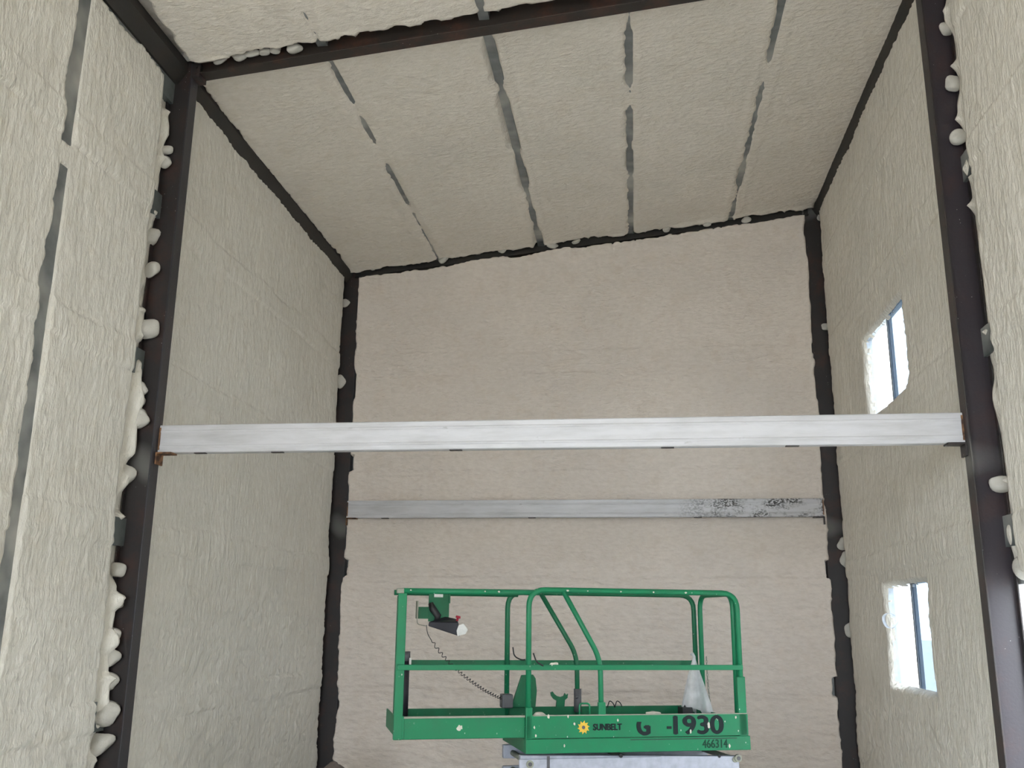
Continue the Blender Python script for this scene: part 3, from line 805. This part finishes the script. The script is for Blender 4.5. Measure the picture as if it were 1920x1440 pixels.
# drips of foam stuck to the boards
rnd = random.Random(5)
sp = MB()
def splat(x, y, z, r, tall=1.3):
    pts = [(x + r * math.cos(q) * rnd.uniform(.6, 1.1), Z0 + z + r * tall * math.sin(q) * rnd.uniform(.6, 1.1)) for q in [2 * math.pi * i / 8 for i in range(8)]]
    sp.prism(pts, 1, y - .004, y + .001)
splat(-.46, .022, .168, .017); splat(-.445, .022, .175, .012)
for x, z, r in ((.16, .238, .009), (.30, .24, .007), (.06, .17, .006), (.07, .115, .007), (1.49, .03, .009), (.27, .05, .006), (.345, .19, .007), (1.20, .13, .008), (1.34, .17, .012), (.66, .21, .006), (1.55, .22, .007)):
    splat(x, -.0 if z > .097 else -.006, z, r, 1.8)
for x in (-.82, -.30, -.2, .3, .45, .7, .95, 1.2): splat(x, .002, 1.09 if x > 0 else 1.075, rnd.uniform(.006, .011), .8)
sp.build('foam_splatter', SCRAP, lift)['kind'] = 'stuff'
# scissor stack below the platform (lowered)
zz = Z0 - .012
for k in range(4):
    zt = zz - k * .115
    for yy in (.075, Wd - .125):
        s_ = 1 if k % 2 == 0 else -1
        a, b = (0, -.035) if s_ > 0 else (-.035, 0)
        MB().hexa([(-.02, yy, zt - .10 + a), (1.60, yy, zt - .10 + b), (1.60, yy + .05, zt - .10 + b), (-.02, yy + .05, zt - .10 + a)],
                  [(-.02, yy, zt - .005 + a), (1.60, yy, zt - .005 + b), (1.60, yy + .05, zt - .005 + b), (-.02, yy + .05, zt - .005 + a)]).build('scissor_arm', LGREY, lift, .006)
    for x in (.05, .80, 1.565): MB().tube([(x, .066, zt - .062), (x, Wd - .066, zt - .062)], .020, 12).build('pivot_pin', LIP, lift)
MB().box(-.03, 1.0, .062, .075, zz - .125, zz - .03).build('arm_cover', LGREY, lift, .004)
MB().box(.165, .185, .058, .063, zz - .14, zz - .012).build('cover_strap', DGREY, lift)
MB().cyl((1.445, .072, zz - .038), 1, .011, .005, 12).build('bolt_hole', BLACK, lift)
MB().cyl((.70, .060, zz - .02), 1, .014, .006, 10).build('bolt_hole', BLACK, lift)
for x, z in ((1.585, zz - .052), (.045, zz - .062)):
    wa = MB().tube([(x, .054, z), (x, .076, z)], .026, 16).build('pivot_washer', LIP, lift)
    MB().tube([(x, .050, z), (x, .056, z)], .014, 12).build('pin_head', DGREY, wa)
# chassis
MB().box(-.05, 1.72, .04, Wd - .04, .14, .34).build('chassis', GREEN_D, lift, .015)
MB().box(.35, 1.30, .0, .04, .16, .34).build('chassis_door', GREEN, lift, .01)
MB().box(.35, 1.30, Wd - .04, Wd, .16, .34).build('chassis_door', GREEN, lift, .01)
for x in (.14, 1.50):
    for y0 in (.0, Wd - .11):
        wl = MB().tube([(x, y0, .15), (x, y0 + .012, .15), (x, y0 + .098, .15), (x, y0 + .11, .15)], [.13, .15, .15, .13], 24).build('wheel', BLACK, lift)
        MB().tube([(x, y0 - .006, .15), (x, y0 + .116, .15)], .06, 16).build('wheel_hub', LGREY, wl)

# ------------------------------------------------------------------ loose things
ca, sa = math.cos(TH), math.sin(TH)
def W(x, y, z): return Vector((LIFT[0] + x * ca - y * sa, LIFT[1] + x * sa + y * ca, Z0 + z))
# plastic bag tied to the far rail end
n, m_ = 26, 18
bag = MB(); vs = []
for j in range(m_ + 1):
    v = j / m_
    wl = .010 + (.105) * v ** .9; wr = .012 + (.148) * v ** 1.05
    for i in range(n):
        q = 2 * math.pi * i / n
        cx = 1.525 - .012 * v
        x = cx + (wr if math.cos(q) > 0 else wl) * math.cos(q) * (1 + .05 * math.sin(5 * q + 4 * v))
        y = .655 + (.012 + .05 * v) * math.sin(q) + .012 * v * math.sin(7 * q + 2)
        z = .60 - .39 * v + (.02 * math.sin(3 * q + 1) * v) - (.035 * v * v if math.cos(q) > .2 else 0)
        vs.append(tuple(W(x, y, z)))
fs = [(j * n + i, j * n + (i + 1) % n, (j + 1) * n + (i + 1) % n, (j + 1) * n + i) for j in range(m_) for i in range(n)]
bag.add(vs, fs, True)
bo = bag.build('bag_film', BAG)
knot = MB().tube([W(1.527, .655, .59), W(1.53, .66, .615), W(1.525, .68, .635), W(1.515, .70, .63)], [.012, .010, .014, .006], 8).build('bag_knot', BAG)
br_ = empty('plastic_bag', (0, 0, 0)); bo.parent = br_; knot.parent = br_
tag(br_, 'white translucent plastic bag hanging from the lift rail', 'plastic bag')
# small dark block under the bag
q = [W(1.385, .58, .09), W(1.49, .58, .09), W(1.49, .68, .09), W(1.385, .68, .09)]
p = [W(1.385, .58, .238), W(1.465, .58, .238), W(1.465, .68, .238), W(1.385, .68, .238)]
kb = MB().hexa(q, p).build('box_body', BLACK); 
kl = MB().tube([W(1.42, .60, .236), W(1.42, .62, .25), W(1.42, .64, .236)], .005, 6).build('box_handle', DGREY)
kr = empty('tool_case'); kb.parent = kr; kl.parent = kr
tag(kr, 'small black case on the lift deck under the plastic bag', 'case')
# foam scraps lying on the near toe board / deck edge
def scrap(loc, sx, sy, sz, seed, label):
    bm = bmesh.new(); bmesh.ops.create_icosphere(bm, subdivisions=3, radius=1)
    r = random.Random(seed); a = [r.uniform(0, 6) for _ in range(6)]
    for v in bm.verts:
        c = v.co; k = 1 + .16 * math.sin(3.1 * c.x + a[0]) * math.cos(2.7 * c.y + a[1]) + .10 * math.sin(6 * c.z + a[2] + 4 * c.x)
        v.co = Vector((c.x * sx * k, c.y * sy * k, max(c.z, -.35) * sz * k))
    me = bpy.data.meshes.new('foam_scrap'); bm.to_mesh(me); bm.free()
    me.polygons.foreach_set('use_smooth', [True] * len(me.polygons)); me.materials.append(SCRAP)
    o = bpy.data.objects.new('foam_scrap', me); o.location = loc; o.rotation_euler = (0, 0, TH); COL.objects.link(o)
    return tag(o, label, 'foam scrap', 'foam scraps on the lift')
scrap(W(.11, .06, .235), .055, .04, .03, 1, 'pale foam scrap on the lift toe board beside the middle post')
scrap(W(.20, .0, .587), .03, .014, .012, 2, 'white foam scrap sitting on the near middle rail of the lift')
scrap(W(.96, .10, .24), .05, .04, .02, 3, 'pale foam scrap behind the toe board above the lift lettering')
# slumped canvas sack on the floor by the left rear corner
bm = bmesh.new(); bmesh.ops.create_icosphere(bm, subdivisions=4, radius=1)
for v in bm.verts:
    c = v.co.copy(); k = 1 + .07 * math.sin(5 * c.x + 1) * math.cos(4 * c.y) + .05 * math.sin(9 * c.z + 5 * c.x) + .04 * math.sin(11 * c.y + 3 * c.x)
    x, y, z = c.x * .27 * k, c.y * .22 * k, c.z * .20 * k
    if c.z > .2: x *= 1 - .25 * (c.z - .2); z += .03 * math.sin(6 * c.x)
    v.co = Vector((x, y, max(z, -.165) + .165))
me = bpy.data.meshes.new('canvas_sack'); bm.to_mesh(me); bm.free()
me.polygons.foreach_set('use_smooth', [True] * len(me.polygons)); me.materials.append(TAN)
sk = bpy.data.objects.new('canvas_sack', me); sk.location = (-2.86, 9.05, 0.0); COL.objects.link(sk)
tag(sk, 'slumped brown canvas sack on the floor by the far left column', 'sack')
# loose strip of clear film hanging off the lower window
rb = [(2.43, 9.02, 2.03), (2.41, 9.02, 1.93), (2.385, 9.02, 1.83), (2.345, 9.02, 1.74), (2.29, 9.02, 1.665), (2.245, 9.02, 1.66), (2.215, 9.02, 1.70), (2.21, 9.03, 1.755), (2.24, 9.04, 1.79), (2.285, 9.05, 1.79), (2.315, 9.05, 1.765)]
rb = [Vector(p) for p in rb]
for _ in range(2):
    rb = [rb[0]] + [x for a, b in zip(rb, rb[1:]) for x in (a * .75 + b * .25, a * .25 + b * .75)] + [rb[-1]]
fm = MB(); vs = []
for i, p in enumerate(rb):
    d = (rb[min(i + 1, len(rb) - 1)] - rb[max(i - 1, 0)]).normalized()
    s_ = Vector((0, .055, 0)); nn = d.cross(Vector((0, 1, 0))) * .0012
    vs += [p - s_, p + s_, p + s_ + nn, p - s_ + nn]
fs = []
for i in range(len(rb) - 1):
    for j in range(4): fs.append((i * 4 + j, i * 4 + (j + 1) % 4, i * 4 + 4 + (j + 1) % 4, i * 4 + 4 + j))
fm.add(vs, fs, True)
tag(fm.build('film_strip', FILM), 'curled strip of clear plastic film hanging off the lower window', 'plastic film')
